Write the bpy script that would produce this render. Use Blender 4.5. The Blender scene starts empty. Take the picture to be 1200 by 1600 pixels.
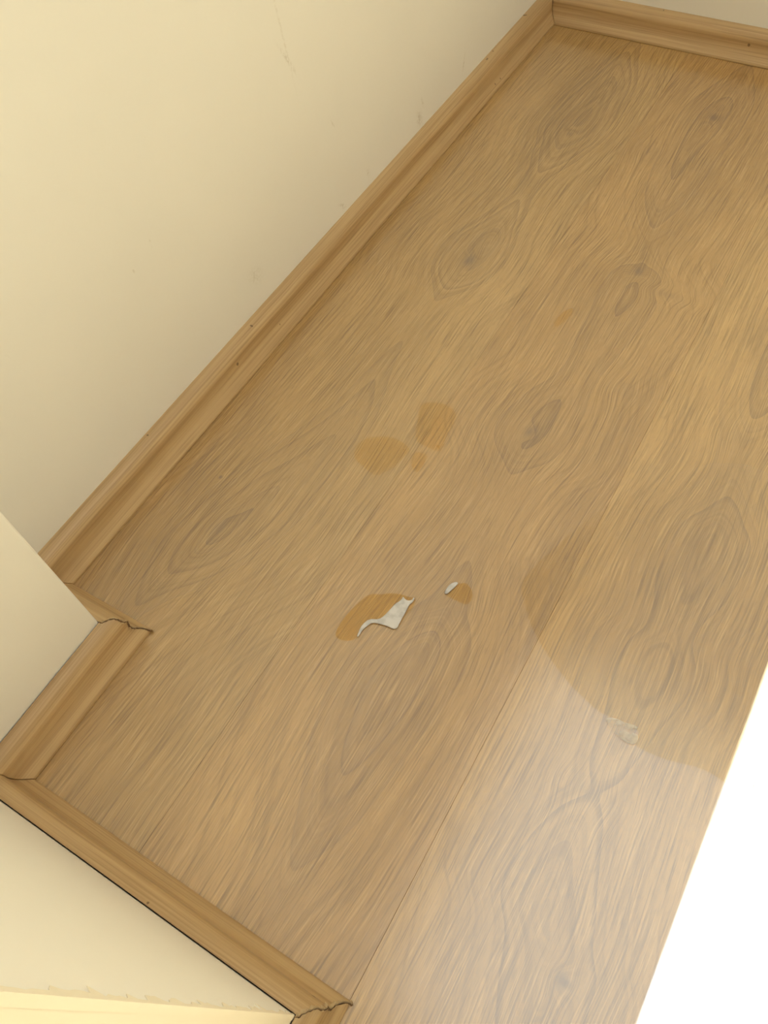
import bpy, bmesh, math, random
from mathutils import Vector, Matrix
S = bpy.context.scene
C = S.collection
random.seed(4)

# ------------------------------------------------------------------ camera
R = ((0.858500306668256, 0.5070570188276312, -0.07661855589963655),
     (0.39248614350780187, -0.7458456446045286, -0.5382089757508959),
     (-0.3300482549641546, 0.4319808492075668, -0.8393215684783905))   # rows: right, down, forward
CAM = Vector((0.58801755, -1.50863224, 0.80749925))
F_PX = 1257.9755
rx, dn, fw = (Vector(r) for r in R)
cd = bpy.data.cameras.new('camera')
cd.sensor_fit = 'HORIZONTAL'; cd.sensor_width = 36.0
cd.lens = 36.0 * F_PX / 1200.0
cd.clip_start = 0.02
cam = bpy.data.objects.new('camera', cd); C.objects.link(cam)
M = Matrix((rx, -dn, -fw)).transposed().to_4x4(); M.translation = CAM
cam.matrix_world = M
S.camera = cam

# ------------------------------------------------------------------ dimensions (metres)
T, H = 0.0298, 0.0487              # skirting depth and height
P1, R1, R2, P2 = 0.1201, -1.3499, -1.5379, 0.5005   # skirting toes
S1, S2 = 0.2589, 0.4989            # plank seams
PW = 0.24
XR, YB, YF, ZC = 2.6, T, -3.4, 2.5
SK_X0, SK_X1, SK_Y0, SK_Y1, SLAB = 0.30, 2.0, -1.75, -0.05, 0.04    # unseen ceiling opening, added to shape the sun patch and floor haze
SUN_X = 0.7165                     # where the sun patch begins on the floor

# ------------------------------------------------------------------ sky, sun, exposure
W = bpy.data.worlds.new('sky'); S.world = W; W.use_nodes = True
nt = W.node_tree; nt.nodes.clear()
wo = nt.nodes.new('ShaderNodeOutputWorld'); bg = nt.nodes.new('ShaderNodeBackground')
bg.inputs['Color'].default_value = (0.97, 0.985, 0.915, 1); bg.inputs['Strength'].default_value = 7.9
nt.links.new(bg.outputs[0], wo.inputs[0])
sd = bpy.data.lights.new('sun', 'SUN'); sd.energy = 195.0; sd.angle = math.radians(0.15); sd.color = (0.428, 0.632, 1.0)
sun = bpy.data.objects.new('sun', sd); C.objects.link(sun)
sun.rotation_euler = Vector((SUN_X - SK_X0, -0.10, -(ZC + SLAB))).to_track_quat('-Z', 'Y').to_euler()
sun.location = (0.1, -0.4, 3.8)
pd = bpy.data.lights.new('added_opening_portal', 'AREA'); pd.shape = 'RECTANGLE'
pd.size = SK_X1 - SK_X0; pd.size_y = SK_Y1 - SK_Y0; pd.cycles.is_portal = True  # samples the sky through the added ceiling opening, no lamp of its own
po = bpy.data.objects.new('added_opening_portal', pd); C.objects.link(po)
po.location = ((SK_X1 + SK_X0) / 2, (SK_Y0 + SK_Y1) / 2, ZC + 0.02)
vs = S.view_settings
S.display_settings.display_device = 'sRGB'
vs.view_transform = 'Standard'; vs.look = 'None'; vs.gamma = 1.0; vs.use_curve_mapping = False
vs.exposure = -1.66
S.cycles.max_bounces = 10; S.cycles.diffuse_bounces = 8; S.cycles.transparent_max_bounces = 12
S.cycles.use_denoising = True
S.cycles.sample_clamp_indirect = 30.0
S.cycles.caustics_reflective = False

# ------------------------------------------------------------------ helpers
def floor_pt(px, py):
    """Photo pixel -> point on the floor plane (used once to read positions off the photo)."""
    d = rx * ((px - 600) / F_PX) + dn * ((py - 800) / F_PX) + fw
    return CAM - d * (CAM.z / d.z)

def link(name, me, mat=None, parent=None, kind=None):
    o = bpy.data.objects.new(name, me); C.objects.link(o)
    if mat:
        for m in (mat if isinstance(mat, (list, tuple)) else [mat]): me.materials.append(m)
    if parent: o.parent = parent
    if kind: o['kind'] = kind
    return o

def tag(o, label, cat=None, group=None):
    o['label'] = label
    if cat: o['category'] = cat
    if group: o['group'] = group

def box_mesh(name, lo, hi, bevel=0.0, segs=2):
    bm = bmesh.new(); bmesh.ops.create_cube(bm, size=1)
    for v in bm.verts:
        v.co = Vector([lo[i] + (v.co[i] + 0.5) * (hi[i] - lo[i]) for i in range(3)])
    if bevel: bmesh.ops.bevel(bm, geom=bm.edges[:], offset=bevel, segments=segs, affect='EDGES', profile=0.5)
    me = bpy.data.meshes.new(name); bm.to_mesh(me); bm.free(); return me

class N:
    """Small node-tree writer."""
    def __init__(s, name):
        s.m = bpy.data.materials.new(name); s.m.use_nodes = True
        s.t = s.m.node_tree; s.t.nodes.clear()
        s.out = s.t.nodes.new('ShaderNodeOutputMaterial')
    def set(s, sock, v):
        if isinstance(v, bpy.types.NodeSocket): s.t.links.new(v, sock)
        elif v is not None:
            if hasattr(sock.default_value, '__len__') and len(sock.default_value) == 4 and len(v) == 3: v = (*v, 1)
            sock.default_value = v
    def node(s, typ, outs=0, **kw):
        n = s.t.nodes.new(typ)
        for k, v in kw.items():
            if k.startswith('i_'): s.set(n.inputs[k[2:].replace('_', ' ')], v)
            else: setattr(n, k, v)
        return n
    def math(s, op, a, b=None, c=None, clamp=False):
        n = s.t.nodes.new('ShaderNodeMath'); n.operation = op; n.use_clamp = clamp
        for i, v in enumerate((a, b, c)):
            if v is not None: s.set(n.inputs[i], v)
        return n.outputs[0]
    def vec(s, op, a, b=None, c=None):
        n = s.t.nodes.new('ShaderNodeVectorMath'); n.operation = op
        for i, v in enumerate((a, b, c)):
            if v is not None: s.set(n.inputs[i], v)
        return n.outputs['Value'] if op in ('DOT_PRODUCT', 'LENGTH', 'DISTANCE') else n.outputs[0]
    def mix(s, f, a, b, blend='MIX'):
        n = s.t.nodes.new('ShaderNodeMix'); n.data_type = 'RGBA'; n.blend_type = blend
        s.set(n.inputs[0], f); s.set(n.inputs[6], a); s.set(n.inputs[7], b); return n.outputs[2]
    def ramp(s, f, a, b, lo=0.0, hi=1.0):
        n = s.t.nodes.new('ShaderNodeMapRange'); n.interpolation_type = 'SMOOTHSTEP'
        s.set(n.inputs['Value'], f); n.inputs['From Min'].default_value = a; n.inputs['From Max'].default_value = b
        n.inputs['To Min'].default_value = lo; n.inputs['To Max'].default_value = hi; return n.outputs[0]
    def noise(s, vec=None, w=None, scale=1.0, detail=2.0, rough=0.5, dims='2D'):
        n = s.t.nodes.new('ShaderNodeTexNoise'); n.noise_dimensions = dims
        if vec is not None: s.set(n.inputs['Vector'], vec)
        if w is not None: s.set(n.inputs['W'], w)
        n.inputs['Scale'].default_value = scale; n.inputs['Detail'].default_value = detail
        n.inputs['Roughness'].default_value = rough
        return n.outputs['Fac']
    def curve(s, f, pts):
        n = s.t.nodes.new('ShaderNodeFloatCurve'); cu = n.mapping.curves[0]
        while len(cu.points) < len(pts): cu.points.new(0.5, 0.5)
        for p, (x, y) in zip(cu.points, pts): p.location = (x, y)
        n.mapping.use_clip = False; n.mapping.update()
        s.set(n.inputs['Value'], f); return n.outputs[0]
    def xyz(s):
        tc = s.node('ShaderNodeTexCoord'); sp = s.node('ShaderNodeSeparateXYZ')
        s.t.links.new(tc.outputs['Object'], sp.inputs[0]); return tc.outputs['Object'], sp.outputs
    def comb(s, x=0.0, y=0.0, z=0.0):
        n = s.t.nodes.new('ShaderNodeCombineXYZ')
        for i, v in enumerate((x, y, z)): s.set(n.inputs[i], v)
        return n.outputs[0]
    def principled(s, **kw):
        p = s.t.nodes.new('ShaderNodeBsdfPrincipled')
        for k, v in kw.items(): s.set(p.inputs[k.replace('_', ' ')], v)
        s.t.links.new(p.outputs[0], s.out.inputs[0]); return p
    def bump(s, h, strength, dist):
        n = s.t.nodes.new('ShaderNodeBump'); s.set(n.inputs['Height'], h)
        n.inputs['Strength'].default_value = strength; n.inputs['Distance'].default_value = dist
        return n.outputs[0]

# ------------------------------------------------------------------ materials
def oak_print(name, seed, axis, depth, knots, tint=(1, 1, 1), ring=0.0095):
    """Flat-sawn oak print along Y. axis / depth: [(y, value)] for the pith line's x and depth; knots: (x, y, sx, sy, amp)."""
    y0, y1 = -1.8, 0.06
    n = N(name); vec, (x, y, z) = n.xyz()
    u = n.math('DIVIDE', n.math('SUBTRACT', y, y0), y1 - y0)
    sx = n.math('ADD', x, seed * 1.37)
    w1 = n.math('SUBTRACT', n.noise(n.comb(n.math('MULTIPLY', sx, 5.0), n.math('MULTIPLY', y, 2.6)), scale=1, detail=2), 0.5)
    w2 = n.math('SUBTRACT', n.noise(n.comb(n.math('MULTIPLY', sx, 16.0), n.math('MULTIPLY', y, 5.0)), scale=1, detail=2), 0.5)
    nrm = lambda pts: [((yy - y0) / (y1 - y0), v) for yy, v in pts]
    xc = n.curve(u, nrm(axis))
    D = n.curve(u, nrm(depth))
    dx = n.math('ADD', n.math('SUBTRACT', x, xc), n.math('MULTIPLY', w1, 0.035))
    e_ = n.math('SQRT', n.math('MULTIPLY_ADD', dx, dx, 0.000016))
    D = n.math('ABSOLUTE', D)
    h = n.math('POWER', n.math('ADD', n.math('POWER', e_, 1.35), n.math('POWER', D, 1.35)), 1 / 1.35)
    knotmask = None; flow = 0.0
    for kx, ky, kx_s, ky_s, amp, dark in knots:
        q = n.vec('MULTIPLY_ADD', vec, (1 / kx_s, 1 / ky_s, 0), (-kx / kx_s, -ky / ky_s, 0))
        e = n.math('POWER', 0.36788, n.vec('DOT_PRODUCT', q, q))
        h = n.math('MULTIPLY_ADD', e, amp, h)
        flow = n.math('MULTIPLY_ADD', n.math('MULTIPLY', n.math('SUBTRACT', x, kx), e), -0.55, flow)
        if dark: knotmask = n.math('MULTIPLY_ADD', n.math('POWER', e, 4.0), dark, knotmask if knotmask is not None else 0.0)
    h = n.math('MULTIPLY_ADD', w2, 0.007, h)
    ph = n.math('ADD', n.math('DIVIDE', h, ring), seed * 7.3)
    hs = n.math('ADD', h, seed)
    r1 = n.noise(n.comb(n.math('MULTIPLY', hs, 230.0), n.math('MULTIPLY', y, 1.0)), scale=1, detail=2.5, rough=0.6)
    fr = n.math('FRACT', ph)
    jag = n.noise(w=n.math('FLOOR', ph), scale=3.7, detail=0, dims='1D')
    saw = n.math('MULTIPLY', n.math('MULTIPLY', n.math('POWER', fr, 1.8), n.ramp(fr, 1.0, 0.94)), n.ramp(jag, 0.35, 0.62, 0.25, 1.0))
    # open pores: short dashes running with the grain, dense at the sides of the plank
    lat = n.math('ADD', n.math('MULTIPLY_ADD', w1, 0.018, n.math('MULTIPLY_ADD', w2, 0.0018, x)), flow)
    side = n.ramp(dx, -0.035, 0.035, -1.0, 1.0)
    lat = n.math('MULTIPLY_ADD', n.math('MULTIPLY', n.math('MULTIPLY', D, side), n.ramp(e_, 0.13, 0.03, 0.12, 1.0)), 0.25, lat)
    p3 = n.noise(n.comb(n.math('MULTIPLY', lat, 300.0), n.math('MULTIPLY', y, 4.0)), scale=1, detail=1.5, rough=0.5)
    p1 = n.noise(n.comb(n.math('MULTIPLY', lat, 640.0), n.math('MULTIPLY', y, 12.0)), scale=1, detail=2.0, rough=0.55)
    p2 = n.noise(n.comb(n.math('MULTIPLY', x, 950.0), n.math('MULTIPLY', y, 75.0)), scale=1, detail=1.5, rough=0.5)
    broad = n.noise(n.comb(n.math('MULTIPLY', sx, 9.0), n.math('MULTIPLY', y, 2.2)), scale=1, detail=2)
    light, mid, dark, heart = (0.49, 0.298, 0.104), (0.40, 0.236, 0.077), (0.178, 0.096, 0.033), (0.212, 0.124, 0.056)
    mul = lambda c: tuple(a * b for a, b in zip(c, tint))
    col = n.mix(n.ramp(broad, 0.25, 0.75), mul(mid), mul(light))
    hf = n.ramp(h, 0.075, 0.010)
    near = n.ramp(h, 0.11, 0.03)
    col = n.mix(n.math('MULTIPLY', hf, 0.22), col, mul(heart))
    col = n.mix(n.math('MULTIPLY', saw, n.math('MULTIPLY_ADD', near, 0.72, 0.10)), col, mul(heart))
    col = n.mix(n.math('MULTIPLY', n.ramp(r1, 0.50, 0.72), 0.28), col, mul(dark))
    col = n.mix(n.ramp(r1, 0.46, 0.28, 0, 0.2), col, mul((0.58, 0.37, 0.15)))
    col = n.mix(n.ramp(p3, 0.56, 0.70, 0, 0.36), col, mul(dark))
    col = n.mix(n.ramp(p1, 0.44, 0.31, 0, 0.58), col, mul(dark))
    col = n.mix(n.ramp(p1, 0.57, 0.72, 0, 0.50), col, mul((0.64, 0.42, 0.175)))
    col = n.mix(n.ramp(p2, 0.55, 0.75, 0, 0.26), col, mul(dark))
    if knotmask is not None:
        col = n.mix(n.math('MINIMUM', knotmask, 0.75), col, mul((0.17, 0.105, 0.062)))
    hgt = n.math('ADD', n.math('MULTIPLY', p1, 0.7), n.math('MULTIPLY', p2, 0.3))
    nb = n.bump(hgt, 0.35, 0.0006)
    n.principled(Base_Color=col, Roughness=0.5, IOR=1.4, Normal=nb,
                 Coat_Weight=1.0, Coat_Roughness=0.21, Coat_IOR=2.2)
    return n.m

def skirting_wood(name, seed):
    """Grain along local X."""
    n = N(name); vec, (x, y, z) = n.xyz()
    across = n.math('SUBTRACT', n.math('MULTIPLY', z, 1.0), n.math('MULTIPLY', y, 0.9))
    wob = n.math('SUBTRACT', n.noise(n.comb(n.math('MULTIPLY', x, 4.0), n.math('MULTIPLY', across, 20.0), 0), scale=1), 0.5)
    a = n.math('ADD', n.math('MULTIPLY_ADD', wob, 0.006, across), seed)
    g1 = n.noise(n.comb(n.math('MULTIPLY', x, 3.5), n.math('MULTIPLY', a, 330.0), 0), scale=1, detail=3, rough=0.6)
    g2 = n.noise(n.comb(n.math('MULTIPLY', x, 20.0), n.math('MULTIPLY', a, 1100.0), 0), scale=1, detail=2)
    b = n.noise(n.comb(n.math('MULTIPLY', x, 2.5), n.math('MULTIPLY', a, 60.0), 0), scale=1, detail=1)
    col = n.mix(n.ramp(b, 0.3, 0.7), (0.415, 0.272, 0.130), (0.50, 0.345, 0.178))
    col = n.mix(n.ramp(g1, 0.5, 0.75, 0, 0.5), col, (0.25, 0.148, 0.065))
    col = n.mix(n.ramp(g1, 0.47, 0.3, 0, 0.4), col, (0.58, 0.415, 0.23))
    col = n.mix(n.ramp(g2, 0.55, 0.8, 0, 0.25), col, (0.27, 0.165, 0.078))
    sp = n.noise(vec, scale=95, detail=0, dims='3D')
    col = n.mix(n.ramp(sp, 0.86, 0.88, 0, 0.7), col, (0.07, 0.035, 0.015))
    n.principled(Base_Color=col, Roughness=0.42, IOR=1.46, Normal=n.bump(g1, 0.12, 0.0004))
    return n.m

def paint(name, col, rough=0.55, scuffs=0.0, marks=()):
    n = N(name); vec, _ = n.xyz()
    b = n.noise(vec, scale=2.2, detail=3, dims='3D')
    c = n.mix(n.ramp(b, 0.3, 0.7, 0, 1), col, tuple(v * 0.965 for v in col))
    if scuffs:
        sc = n.noise(n.vec('MULTIPLY', vec, (1, 30, 14)), scale=1, detail=4, rough=0.7, dims='3D')
        m = n.noise(vec, scale=9, detail=1, dims='3D')
        f = n.math('MULTIPLY', n.ramp(sc, 0.66, 0.74), n.ramp(m, 0.55, 0.68))
        c = n.mix(n.math('MULTIPLY', f, scuffs), c, (0.36, 0.31, 0.24))
    for (my, mz, sy, sz, ang, amt) in marks:
        ca, sa = math.cos(ang), math.sin(ang)
        d = n.vec('SUBTRACT', vec, (0, my, mz))
        a_ = n.vec('DOT_PRODUCT', d, (0, ca / sy, sa / sy)); b_ = n.vec('DOT_PRODUCT', d, (0, -sa / sz, ca / sz))
        e_ = n.math('POWER', 0.36788, n.math('MULTIPLY_ADD', a_, a_, n.math('MULTIPLY', b_, b_)))
        br = n.ramp(n.noise(vec, scale=260, detail=2, dims='3D'), 0.35, 0.6)
        c = n.mix(n.math('MULTIPLY', n.math('MULTIPLY', e_, br), amt * 0.7), c, (0.33, 0.28, 0.20))
    hgt = n.noise(vec, scale=160, detail=3, dims='3D')
    n.principled(Base_Color=c, Roughness=rough, IOR=1.45, Normal=n.bump(hgt, 0.08, 0.0008))
    return n.m

CREAM = (0.77, 0.76, 0.74)
SCUFFS = [(-0.464, 0.068, 0.007, 0.012, 0.3, 0.55), (-0.761, 0.307, 0.002, 0.02, 0.5, 0.5), (-0.763, 0.341, 0.0015, 0.05, 0.1, 0.3), (-0.312, 0.08, 0.002, 0.012, -0.3, 0.5), (-0.452, 0.088, 0.002, 0.008, 0.3, 0.5), (-0.695, 0.063, 0.003, 0.008, 0.9, 0.6), (-0.621, 0.071, 0.004, 0.006, 0.2, 0.35), (-0.903, 0.097, 0.01, 0.012, 0.6, 0.3)]
m_wall = paint('cream_wall_paint', CREAM, 0.5, 0.5, SCUFFS)
m_pillar = paint('cream_pillar_paint', (0.785, 0.77, 0.745), 0.5, 0.25)
m_stub = paint('off_white_paint', (0.90, 0.90, 0.90), 0.5, 0.15)
m_end = paint('yellowed_paint', (0.84, 0.79, 0.69), 0.6, 0.15)
m_ceil = paint('beige_ceiling_paint', (0.55, 0.52, 0.47), 0.7)
m_dark = N('dark_gap'); m_dark.principled(Base_Color=(0.17, 0.10, 0.05), Roughness=0.9); m_dark = m_dark.m
m_sub = N('screed'); m_sub.principled(Base_Color=(0.22, 0.14, 0.07), Roughness=0.9); m_sub = m_sub.m
m_fill = N('beige_filler')
_v, _ = m_fill.xyz()
m_fill.principled(Base_Color=m_fill.mix(m_fill.noise(_v, scale=300, dims='3D'), (0.42, 0.29, 0.15), (0.58, 0.44, 0.26)), Roughness=0.7); m_fill = m_fill.m

# ------------------------------------------------------------------ floor and its planks
fl = link('floor', box_mesh('floor', (-0.2, YF, -0.06), (XR + 0.12, YB + 0.02, -0.0102)), m_sub, kind='structure')

oak_a = oak_print('oak_print_wall_plank', 0.3,
    [(-1.8, .10), (-1.35, .085), (-1.19, .118), (-.98, .148), (-.86, .148), (-.64, .160), (-.45, .166), (-.30, .166), (.05, .158)],
    [(-1.8, .11), (-1.45, .085), (-1.32, .05), (-1.2, .004), (-1.10, .020), (-.98, .042), (-.86, .060), (-.76, .066), (-.66, .022), (-.62, .020), (-.56, .040), (-.45, .058), (-.36, .036), (-.28, .012), (-.18, .024), (-.05, .05), (.05, .07)],
    [(.106, -1.205, .016, .03, -.012, 0.35), (.062, -1.144, .004, .006, .010, 1.0), (.157, -.655, .016, .03, .014, 0.75), (.17, -.60, .012, .03, -.008, 0.0),
     (.165, -.305, .010, .016, .012, .35)], tint=(0.95, 0.95, 0.94))
oak_b = oak_print('oak_print_middle_plank', 1.7,
    [(-1.8, .40), (-1.44, .394), (-1.30, .384), (-1.18, .400), (-1.05, .385), (-.90, .372), (-.75, .388), (-.6, .39), (-.47, .368), (-.2, .361), (.05, .36)],
    [(-1.8, .09), (-1.5, .058), (-1.42, .034), (-1.33, .012), (-1.25, .003), (-1.17, .030), (-1.05, .062), (-.98, .055), (-.91, .012), (-.86, .018), (-.80, .034), (-.70, .028), (-.60, .018), (-.52, .062), (-.47, .05), (-.35, .022), (-.24, .008), (-.17, .004), (-.08, .03), (.05, .06)],
    [(.372, -.905, .012, .02, .014, 0.7), (.386, -.572, .014, .016, .016, 0.6), (.361, -.172, .014, .022, .014, 0.7), (.44, -.60, .035, .014, .012, 0.25),
     (.455, -.79, .03, .03, .010, .18), (.30, -.30, .03, .05, .008, 0.12), (.402, -1.17, .03, .03, .01, .16)], tint=(0.99, 0.96, 0.93))
oak_c = oak_print('oak_print_right_plank', 2.9,
    [(-1.8, .63), (-1.43, .632), (-1.39, .611), (-1.28, .610), (-1.09, .622), (-.92, .622), (-.8, .605), (-.6, .61), (.05, .62)],
    [(-1.8, .07), (-1.5, .028), (-1.44, .014), (-1.395, .003), (-1.35, .018), (-1.28, .035), (-1.2, .030), (-1.12, .014), (-1.08, .030), (-1.02, .020), (-.95, .016), (-.91, .035), (-.85, .055), (-.76, .04), (-.6, .03), (-.4, .05), (.05, .07)],
    [(.650, -1.433, .013, .013, .020, 0.8), (.607, -1.275, .03, .02, .008, .18), (.60, -.795, .03, .04, .01, .15)], tint=(1.05, 1.05, 1.04))
oak_d = oak_print('oak_print_plain_plank', 4.1,
    [(-1.8, .84), (.05, .88)], [(-1.8, .06), (-1.2, .02), (-.6, .05), (-.2, .01), (.05, .05)],
    [(.82, -.9, .015, .02, .015, 0.6)])
rows = [(-T + 0.004, S1, oak_a, -1.86), (S1, S2, oak_b, -2.05), (S2, S2 + PW, oak_c, -1.70), (S2 + PW, S2 + 2 * PW, oak_d, -2.1),
        (S2 + 2 * PW, S2 + 3 * PW, oak_d, -1.9), (S2 + 3 * PW, S2 + 4 * PW, oak_d, -1.5)] + [(S2 + k * PW, min(S2 + (k + 1) * PW, XR), oak_d, (-1.2, -1.8, -2.3)[k % 3]) for k in range(4, 9)]
GAP = 0.00008
for xa, xb, m, yj in rows:
    for ya, yb in ((yj, YB - 0.008), (YF, yj)):
        me = box_mesh('laminate_plank', (xa + GAP, ya + GAP, -0.0100), (xb - GAP, yb - GAP, 0.0), 0.0002, 1)
        link('laminate_plank', me, m, fl)

# ------------------------------------------------------------------ walls
def wall(name, lo, hi, m, bevel=0.0):
    o = link(name, box_mesh(name, lo, hi, bevel, 3), m, kind='structure')
    for p in o.data.polygons: p.use_smooth = False
    return o
wall('wall_left', (-T - 0.12, R1 - T - 0.05, -0.01), (-T, YB + 0.12, ZC), m_wall)
wall('wall_back', (-T, YB, -0.01), (XR + 0.12, YB + 0.12, ZC), m_wall)
wall('wall_pillar', (-T - 0.12, R2 - T - 0.02, 0.0), (P1 - T, R1 - T, ZC), m_pillar, 0.0025)
wf = wall('wall_front', (-T - 0.12, YF, 0.0), (P2 - T, R2 - T, ZC), [m_stub, m_end], 0.0025)
for p in wf.data.polygons:
    if p.normal.x > 0.9: p.material_index = 1
wall('wall_rear', (P2 - T, YF - 0.12, -0.01), (XR + 0.12, YF, ZC), m_wall)
wall('wall_right', (XR, YF, -0.01), (XR + 0.12, YB + 0.12, ZC), m_wall)
# ceiling: four slabs in one mesh around the added opening
bm = bmesh.new()
Z1 = ZC + SLAB
for lo, hi in (((-T - 0.12, YF - 0.12, ZC), (SK_X0, YB + 0.12, Z1)), ((SK_X1, YF - 0.12, ZC), (XR + 0.12, YB + 0.12, Z1)),
               ((SK_X0, SK_Y1, ZC), (SK_X1, YB + 0.12, Z1)), ((SK_X0, YF - 0.12, ZC), (SK_X1, SK_Y0, Z1))):
    r = bmesh.ops.create_cube(bm, size=1)
    for v in r['verts']: v.co = Vector([lo[i] + (v.co[i] + 0.5) * (hi[i] - lo[i]) for i in range(3)])
me = bpy.data.meshes.new('ceiling'); bm.to_mesh(me); bm.free()
link('ceiling', me, m_ceil, kind='structure')

# ragged brushed paint edge where the yellowed end paint laps over the white face
bm = bmesh.new()
random.seed(9)
prev = None
yy = R2 - T
for i in range(0, 141):
    zz = 0.045 + i * 0.0062
    wd = 0.0016 + 0.006 * abs(math.sin(i * 0.31 + math.sin(i * 0.13) * 3)) * random.random() + (0.004 if random.random() < .07 else 0)
    a = bm.verts.new((P2 - T + 0.0004, yy - 0.004, zz)); b = bm.verts.new((P2 - T + 0.0004, yy + 0.0004, zz))
    c = bm.verts.new((P2 - T - wd, yy + 0.0005, zz)); d = bm.verts.new((P2 - T - wd, yy, zz))
    cur = (a, b, c, d)
    if prev:
        for k in range(3): bm.faces.new((prev[k], prev[k + 1], cur[k + 1], cur[k]))
    prev = cur
bmesh.ops.recalc_face_normals(bm, faces=bm.faces[:])
me = bpy.data.meshes.new('paint_edge'); bm.to_mesh(me); bm.free()
o = link('paint_edge', me, m_end, wf); o['label'] = 'ragged brushed edge of yellowish paint on the wall corner'

# ------------------------------------------------------------------ skirting boards
PROF = [(0.0, 0.0), (T, 0.0), (T, 0.0030), (T - 0.0012, 0.0048), (T - 0.0060, 0.0100), (T - 0.0092, 0.0150), (T - 0.0112, 0.0205),
        (T - 0.0120, 0.0255), (T - 0.0120, 0.0300), (T - 0.0118, 0.0340), (T - 0.0125, 0.0375), (T - 0.0145, 0.0410), (T - 0.0175, 0.0440),
        (T - 0.0220, 0.0468), (T - 0.0265, 0.0482), (T - 0.0285, 0.0487), (0.0, 0.0487)]
def skirting(name, a, b, nrm, ma, mb, seed, gap=0.0):
    """Moulded board from toe point a to toe point b; nrm points into the room; ma/mb: mitre slope at each end
    (+1 outer corner, -1 inner corner, 0 square): how far the wall side is pulled in or out."""
    a, b, nrm = Vector((*a, 0)), Vector((*b, 0)), Vector((*nrm, 0))
    L = (b - a).length; ux = (b - a).normalized()
    bm = bmesh.new(); rings = []
    ns = max(2, int(L / 0.05))
    for i in range(ns + 1):
        ring = []
        for d, z in PROF:
            s = T - d                                   # distance behind the toe
            x0, x1 = -ma * -s, L - mb * s               # wall side shorter at outer corners, longer at inner ones
            x0 = ma * s
            x = x0 + (x1 - x0) * i / ns
            ring.append(bm.verts.new((x, -s + (gap if d == 0 else 0), z)))
        rings.append(ring)
    k = len(PROF)
    for i in range(ns):
        for j in range(k):
            bm.faces.new((rings[i][j], rings[i][(j + 1) % k], rings[i + 1][(j + 1) % k], rings[i + 1][j]))
    bm.faces.new(rings[0]); bm.faces.new(list(reversed(rings[-1])))
    bmesh.ops.recalc_face_normals(bm, faces=bm.faces[:])
    for e in bm.edges:
        e.smooth = not (len(e.link_faces) == 2 and e.calc_face_angle(0) > 0.6)
    for f in bm.faces: f.smooth = len(f.verts) == 4
    me = bpy.data.meshes.new(name); bm.to_mesh(me); bm.free()
    o = link(name, me, skirting_wood(name + '_wood', seed), kind='structure')
    o.matrix_world = Matrix((( ux.x, nrm.x, 0, a.x), (ux.y, nrm.y, 0, a.y), (0, 0, 1, 0.0004), (0, 0, 0, 1)))
    return o
e = 0.0006
sk_left = skirting('baseboard_left', (0, R1 + e), (0, 0 - e), (1, 0), -0.98, -0.98, .1)
sk_back = skirting('baseboard_back', (0 + e, 0), (XR - .002, 0), (0, -1), -0.98, 0, .37)
sk_pb = skirting('baseboard_pillar_back', (0 + e, R1), (P1 - e, R1), (0, 1), -0.98, 1.0, .61)
sk_ps = skirting('baseboard_pillar_side', (P1, R1 - e), (P1, R2 + e), (1, 0), 1.0, -0.98, .83, 0.0012)
sk_f = skirting('baseboard_front', (P1 + e, R2), (P2 - e, R2), (0, 1), -0.98, 1.0, 1.13, 0.0018)
sk_fs = skirting('baseboard_front_side', (P2, R2 - e), (P2, YF + .01), (1, 0), 1.0, 0, 1.4, 0.0018)

# gap shadows are real: the boards stand a hair off the wall. Filler squeezed out of the two outer mitres:
def mitre_seam(parent, corner, name='mitre_filler', seed=1, mat=None, wid=1.0, off=0.0, lift=1.0):
    random.seed(seed)
    bm = bmesh.new(); prev = None
    pts = []
    for (d0, z0), (d1, z1) in zip(PROF[1:-1], PROF[2:]):
        for t in (0.0, 0.33, 0.66): pts.append((d0 + (d1 - d0) * t, z0 + (z1 - z0) * t))
    for i, (d, z) in enumerate(pts):
        s = T - d
        j = (random.random() - .5) * 0.0016 + 0.0012 * math.sin(i * 0.5)
        wdt = wid * (0.0010 + 0.0018 * random.random() * (1 if i % 3 else .3)); j += off
        c = Vector((corner[0] - s, corner[1] - s, z + 0.0006))
        cr = Vector((1, -1, 0)) / math.sqrt(2); up = Vector((0.6, 0.6, 0.6)) * 0.0012 * lift
        ring = [bm.verts.new(c + cr * (j - wdt) - up), bm.verts.new(c + cr * j + up), bm.verts.new(c + cr * (j + wdt) - up)]
        if prev:
            for k in range(2): bm.faces.new((prev[k], prev[k + 1], ring[k + 1], ring[k]))
        prev = ring
    bmesh.ops.recalc_face_normals(bm, faces=bm.faces[:])
    me = bpy.data.meshes.new(name); bm.to_mesh(me); bm.free()
    o = link(name, me, mat or m_fill)
    o.parent = parent; o.matrix_parent_inverse = parent.matrix_world.inverted()
    o['label'] = 'dark open crack beside the mitre filler' if mat else 'pale crooked filler line in the mitre joint'
    return o
bpy.context.view_layer.update()
mitre_seam(sk_pb, (P1, R1), seed=3)
mitre_seam(sk_f, (P2, R2), seed=8)
mitre_seam(sk_pb, (P1, R1), 'mitre_crack', 3, m_dark, 0.14, 0.0013, 1.05)
mitre_seam(sk_f, (P2, R2), 'mitre_crack', 8, m_dark, 0.14, 0.0013, 1.05)

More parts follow.
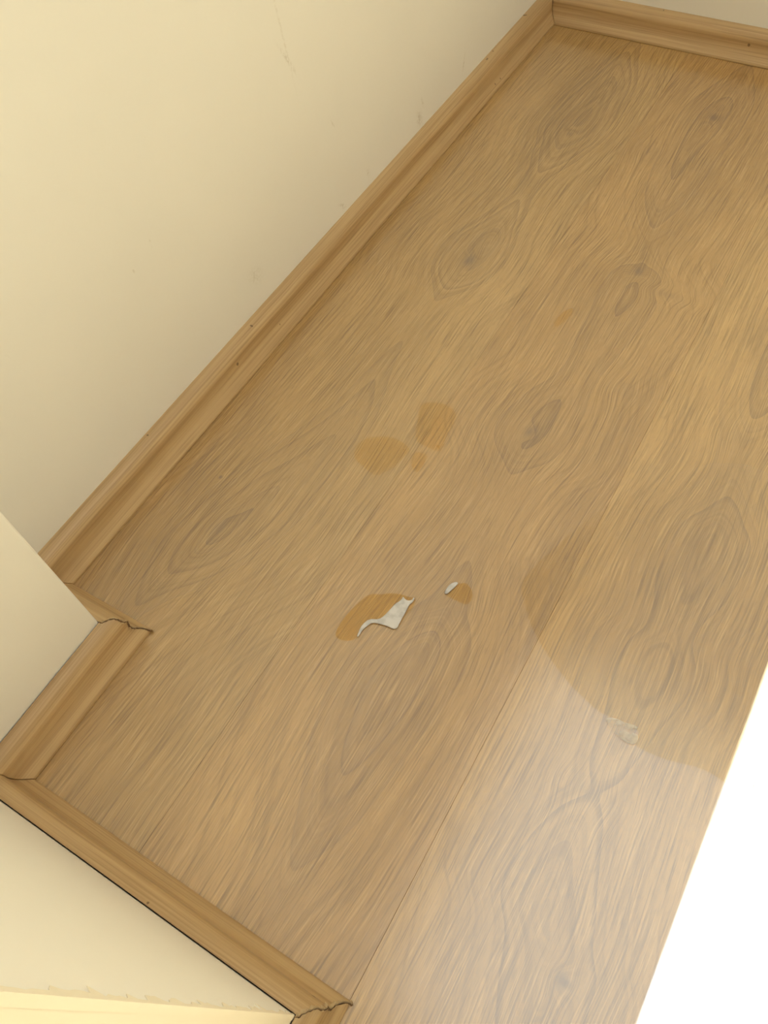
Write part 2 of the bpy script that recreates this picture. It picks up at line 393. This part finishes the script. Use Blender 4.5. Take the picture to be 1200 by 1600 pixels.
# ------------------------------------------------------------------ water and pale splashes on the floor
def water(name, tint, edge_tint=None):  # tint deepens the wet wood and stands in for its lost surface haze
    n = N(name)
    if edge_tint:
        at = n.node('ShaderNodeAttribute', attribute_name='wet')
        tint = n.mix(at.outputs['Fac'], tint, edge_tint)
    tr = n.node('ShaderNodeBsdfTransparent'); n.set(tr.inputs[0], tint)
    gl = n.node('ShaderNodeBsdfGlossy'); gl.inputs['Roughness'].default_value = 0.30
    ge = n.node('ShaderNodeNewGeometry')
    ct = n.math('ABSOLUTE', n.vec('DOT_PRODUCT', ge.outputs['Normal'], ge.outputs['Incoming']))
    fres = n.math('MULTIPLY_ADD', n.math('POWER', n.math('SUBTRACT', 1.0, ct, clamp=True), 5.0), 0.98, 0.02)
    mx = n.node('ShaderNodeMixShader')
    n.t.links.new(fres, mx.inputs[0]); n.t.links.new(tr.outputs[0], mx.inputs[1]); n.t.links.new(gl.outputs[0], mx.inputs[2])
    n.t.links.new(mx.outputs[0], n.out.inputs[0]); return n.m

def smooth_loop(pts, it=2, keep=()):
    for _ in range(it):
        out = []
        for i, p in enumerate(pts):
            q = pts[(i + 1) % len(pts)]
            out += [p * .75 + q * .25, p * .25 + q * .75]
        pts = out
    return pts

def drop(name, px, mat, thick=0.0009, inset=0.004, it=2, wet=None, base=0.0004, rim=0.0):
    """A low pool of liquid whose outline was read off the photo, domed and rounded at the rim."""
    P = smooth_loop([floor_pt(*p) for p in px], it)
    c = sum(P, Vector()) / len(P); c.z = 0
    P = [Vector((p.x - c.x, p.y - c.y, 0)) for p in P]
    area = sum(P[i].x * P[(i + 1) % len(P)].y - P[(i + 1) % len(P)].x * P[i].y for i in range(len(P)))
    if area < 0: P.reverse()
    nrm = []
    for i in range(len(P)):
        t = (P[(i + 1) % len(P)] - P[i - 1]); nrm.append(Vector((-t.y, t.x, 0)).normalized())
    bm = bmesh.new()
    lay = [(0.0, 0.0), (0.15, 0.55), (0.5, 0.9 + rim), (1.0, 1.0)]
    rings = [[bm.verts.new((p + q * inset * f) + Vector((0, 0, base + thick * g))) for p, q in zip(P, nrm)] for f, g in lay]
    k = len(P)
    for a, b in zip(rings, rings[1:]):
        for i in range(k): bm.faces.new((a[i], a[(i + 1) % k], b[(i + 1) % k], b[i]))
    edges = [bm.edges.get((rings[-1][i], rings[-1][(i + 1) % k])) for i in range(k)]
    bmesh.ops.triangle_fill(bm, edges=[x for x in edges if x], use_beauty=True)
    for f in bm.faces:
        f.smooth = True
        if f.normal.z < 0: f.normal_flip()
    me = bpy.data.meshes.new(name); bm.to_mesh(me)
    if wet:
        at = me.attributes.new('wet', 'FLOAT', 'POINT')
        for i, v in enumerate(me.vertices): at.data[i].value = wet(v.co + c)
    bm.free()
    o = link(name, me, mat); o.location = c
    return o

amber = water('water_film_amber', (0.985, 0.90, 0.70))
amber_weak = water('water_film_weak', (0.98, 0.93, 0.82))
crop = lambda pts, ox, oy, s: [(ox + x / s, oy + y / s) for x, y in pts]
# puddle with the pale splash in it
d1 = drop('water_puddle', crop([(250, 500), (200, 522), (130, 515), (95, 480), (140, 390), (220, 300), (330, 200), (400, 212), (470, 198), (545, 208), (600, 232),
     (645, 226), (625, 300), (572, 350), (520, 445), (450, 430), (345, 402), (285, 440)], 500, 880, 4.286), amber, inset=0.003)
tag(d1, 'amber wet patch under the larger pale splash near the middle of the floor', 'puddle', 'wet patches on the laminate')
d2 = drop('water_drop', crop([(840, 215), (880, 165), (930, 138), (985, 128), (1030, 205), (1000, 272), (970, 278), (885, 238)], 500, 880, 4.286), amber, inset=0.003)
tag(d2, 'small rounded amber water drop with a short white streak on its side', 'water drop', 'wet patches on the laminate')
d3 = drop('water_drop', crop([(300, 345), (335, 262), (430, 243), (500, 250), (560, 290), (575, 315), (540, 345), (500, 392), (450, 417), (410, 432), (370, 402)], 450, 600, 3), amber_weak, inset=0.008, it=3)
tag(d3, 'faint oval wet patch without a pale splash, wall side of the faint pair', 'water drop', 'wet patches on the laminate')
d4 = drop('water_drop', crop([(592, 265), (606, 180), (620, 92), (680, 84), (735, 92), (792, 132), (780, 185), (740, 250), (722, 318), (690, 312), (640, 290)], 450, 600, 3), amber_weak, inset=0.008, it=3)
tag(d4, 'faint squarish wet patch without a pale splash, farther one of the faint pair', 'water drop', 'wet patches on the laminate')
d5 = drop('water_drop', crop([(585, 320), (655, 322), (645, 365), (605, 425), (575, 385)], 450, 600, 3), amber_weak, inset=0.004)
tag(d5, 'tiny faint wet spot just below the faint pair of wet patches', 'water drop', 'wet patches on the laminate')
d6 = drop('water_drop', crop([(905, 1050), (940, 1000), (1010, 955), (1020, 985), (960, 1045), (920, 1072)], 600, 200, 3.43), amber_weak, inset=0.002)
tag(d6, 'small lone wet spot far up the middle plank towards the back wall', 'water drop', 'wet patches on the laminate')

# broad thin sheet of water at the right, strongest along its curved near edge
big_px = [(816, 905), (815, 925), (823, 957), (834, 987), (851, 1016), (872, 1046), (897, 1077), (914, 1092), (935, 1112), (958, 1122), (978, 1130), (990, 1136), (1001, 1146),
          (984, 1156), (1000, 1170), (1040, 1187), (1062, 1192), (1095, 1200), (1120, 1213), (1140, 1229), (1185, 1235), (1240, 1150), (1290, 1000),
          (1300, 850), (1250, 760), (1140, 716), (1040, 745), (940, 795), (860, 860)]
edge_pts = [floor_pt(*p) for p in big_px[0:21]]
def wet_big(co):
    d = min((Vector((co.x, co.y)) - Vector((e_.x, e_.y))).length for e_ in edge_pts)
    return max(0.0, 1.0 - d / 0.34) ** 1.6
m_big = water('water_sheet', (1.0, 1.0, 1.0), (0.972, 0.935, 0.845))
# extra interior vertices so the haze-cutting tint can fade across the sheet
d7 = drop('water_puddle', big_px, m_big, thick=0.0007, inset=0.003, it=1)
bm = bmesh.new(); bm.from_mesh(d7.data)
for _ in range(3):
    bmesh.ops.subdivide_edges(bm, edges=[q for q in bm.edges if q.calc_length() > 0.03], cuts=1)
bmesh.ops.triangulate(bm, faces=bm.faces[:])
bm.to_mesh(d7.data); bm.free()
at = d7.data.attributes.new('wet', 'FLOAT', 'POINT')
for i, v in enumerate(d7.data.vertices): at.data[i].value = wet_big(v.co + d7.location)
tag(d7, 'broad thin sheet of water with a curved edge beside the sunlit floor', 'puddle', 'wet patches on the laminate')

# pale grey, glossy colour laid opaque over the wet spots
n = N('pale_splash_grey'); v, _ = n.xyz()
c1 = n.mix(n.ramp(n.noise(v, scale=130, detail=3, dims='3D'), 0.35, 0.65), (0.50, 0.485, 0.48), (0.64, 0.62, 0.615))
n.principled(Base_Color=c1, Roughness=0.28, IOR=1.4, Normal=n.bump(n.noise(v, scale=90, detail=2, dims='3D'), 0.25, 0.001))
m_pale = n.m
s1 = drop('pale_splash', crop([(246, 503), (258, 460), (285, 413), (330, 376), (395, 380), (430, 355), (470, 313), (500, 278), (545, 250), (556, 226), (566, 240), (582, 253), (610, 254),
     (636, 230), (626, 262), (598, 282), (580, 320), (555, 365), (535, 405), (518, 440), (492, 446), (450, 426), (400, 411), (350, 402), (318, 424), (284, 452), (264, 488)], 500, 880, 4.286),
     m_pale, thick=0.0010, inset=0.0016, it=1, base=0.0014, rim=0.25)
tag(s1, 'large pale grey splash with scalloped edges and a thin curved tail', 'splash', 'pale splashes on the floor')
s2 = drop('pale_splash', crop([(832, 208), (846, 172), (875, 140), (912, 128), (928, 138), (902, 166), (872, 192), (850, 212)], 500, 880, 4.286),
     m_pale, thick=0.0010, inset=0.0014, it=1, base=0.0014, rim=0.25)
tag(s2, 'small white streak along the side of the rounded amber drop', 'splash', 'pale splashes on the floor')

# thin soapy smear on the rim of the big sheet of water
n = N('soapy_film'); v, _ = n.xyz()
tr = n.node('ShaderNodeBsdfTransparent'); df = n.node('ShaderNodeBsdfDiffuse'); n.set(df.inputs[0], (0.88, 0.86, 0.82))
mx = n.node('ShaderNodeMixShader'); n.set(mx.inputs[0], n.ramp(n.noise(v, scale=110, detail=3, dims='3D'), 0.25, 0.75, 0.05, 0.5))
n.t.links.new(tr.outputs[0], mx.inputs[1]); n.t.links.new(df.outputs[0], mx.inputs[2]); n.t.links.new(mx.outputs[0], n.out.inputs[0])
s3 = drop('soap_smear', [(943, 1124), (958, 1121), (978, 1130), (1000, 1136), (986, 1145), (999, 1150), (992, 1166), (975, 1160), (960, 1147)], n.m, thick=0.0006, inset=0.003, it=2, base=0.0013)
tag(s3, 'faint greyish smear on the curved near edge of the broad water sheet', 'smear')
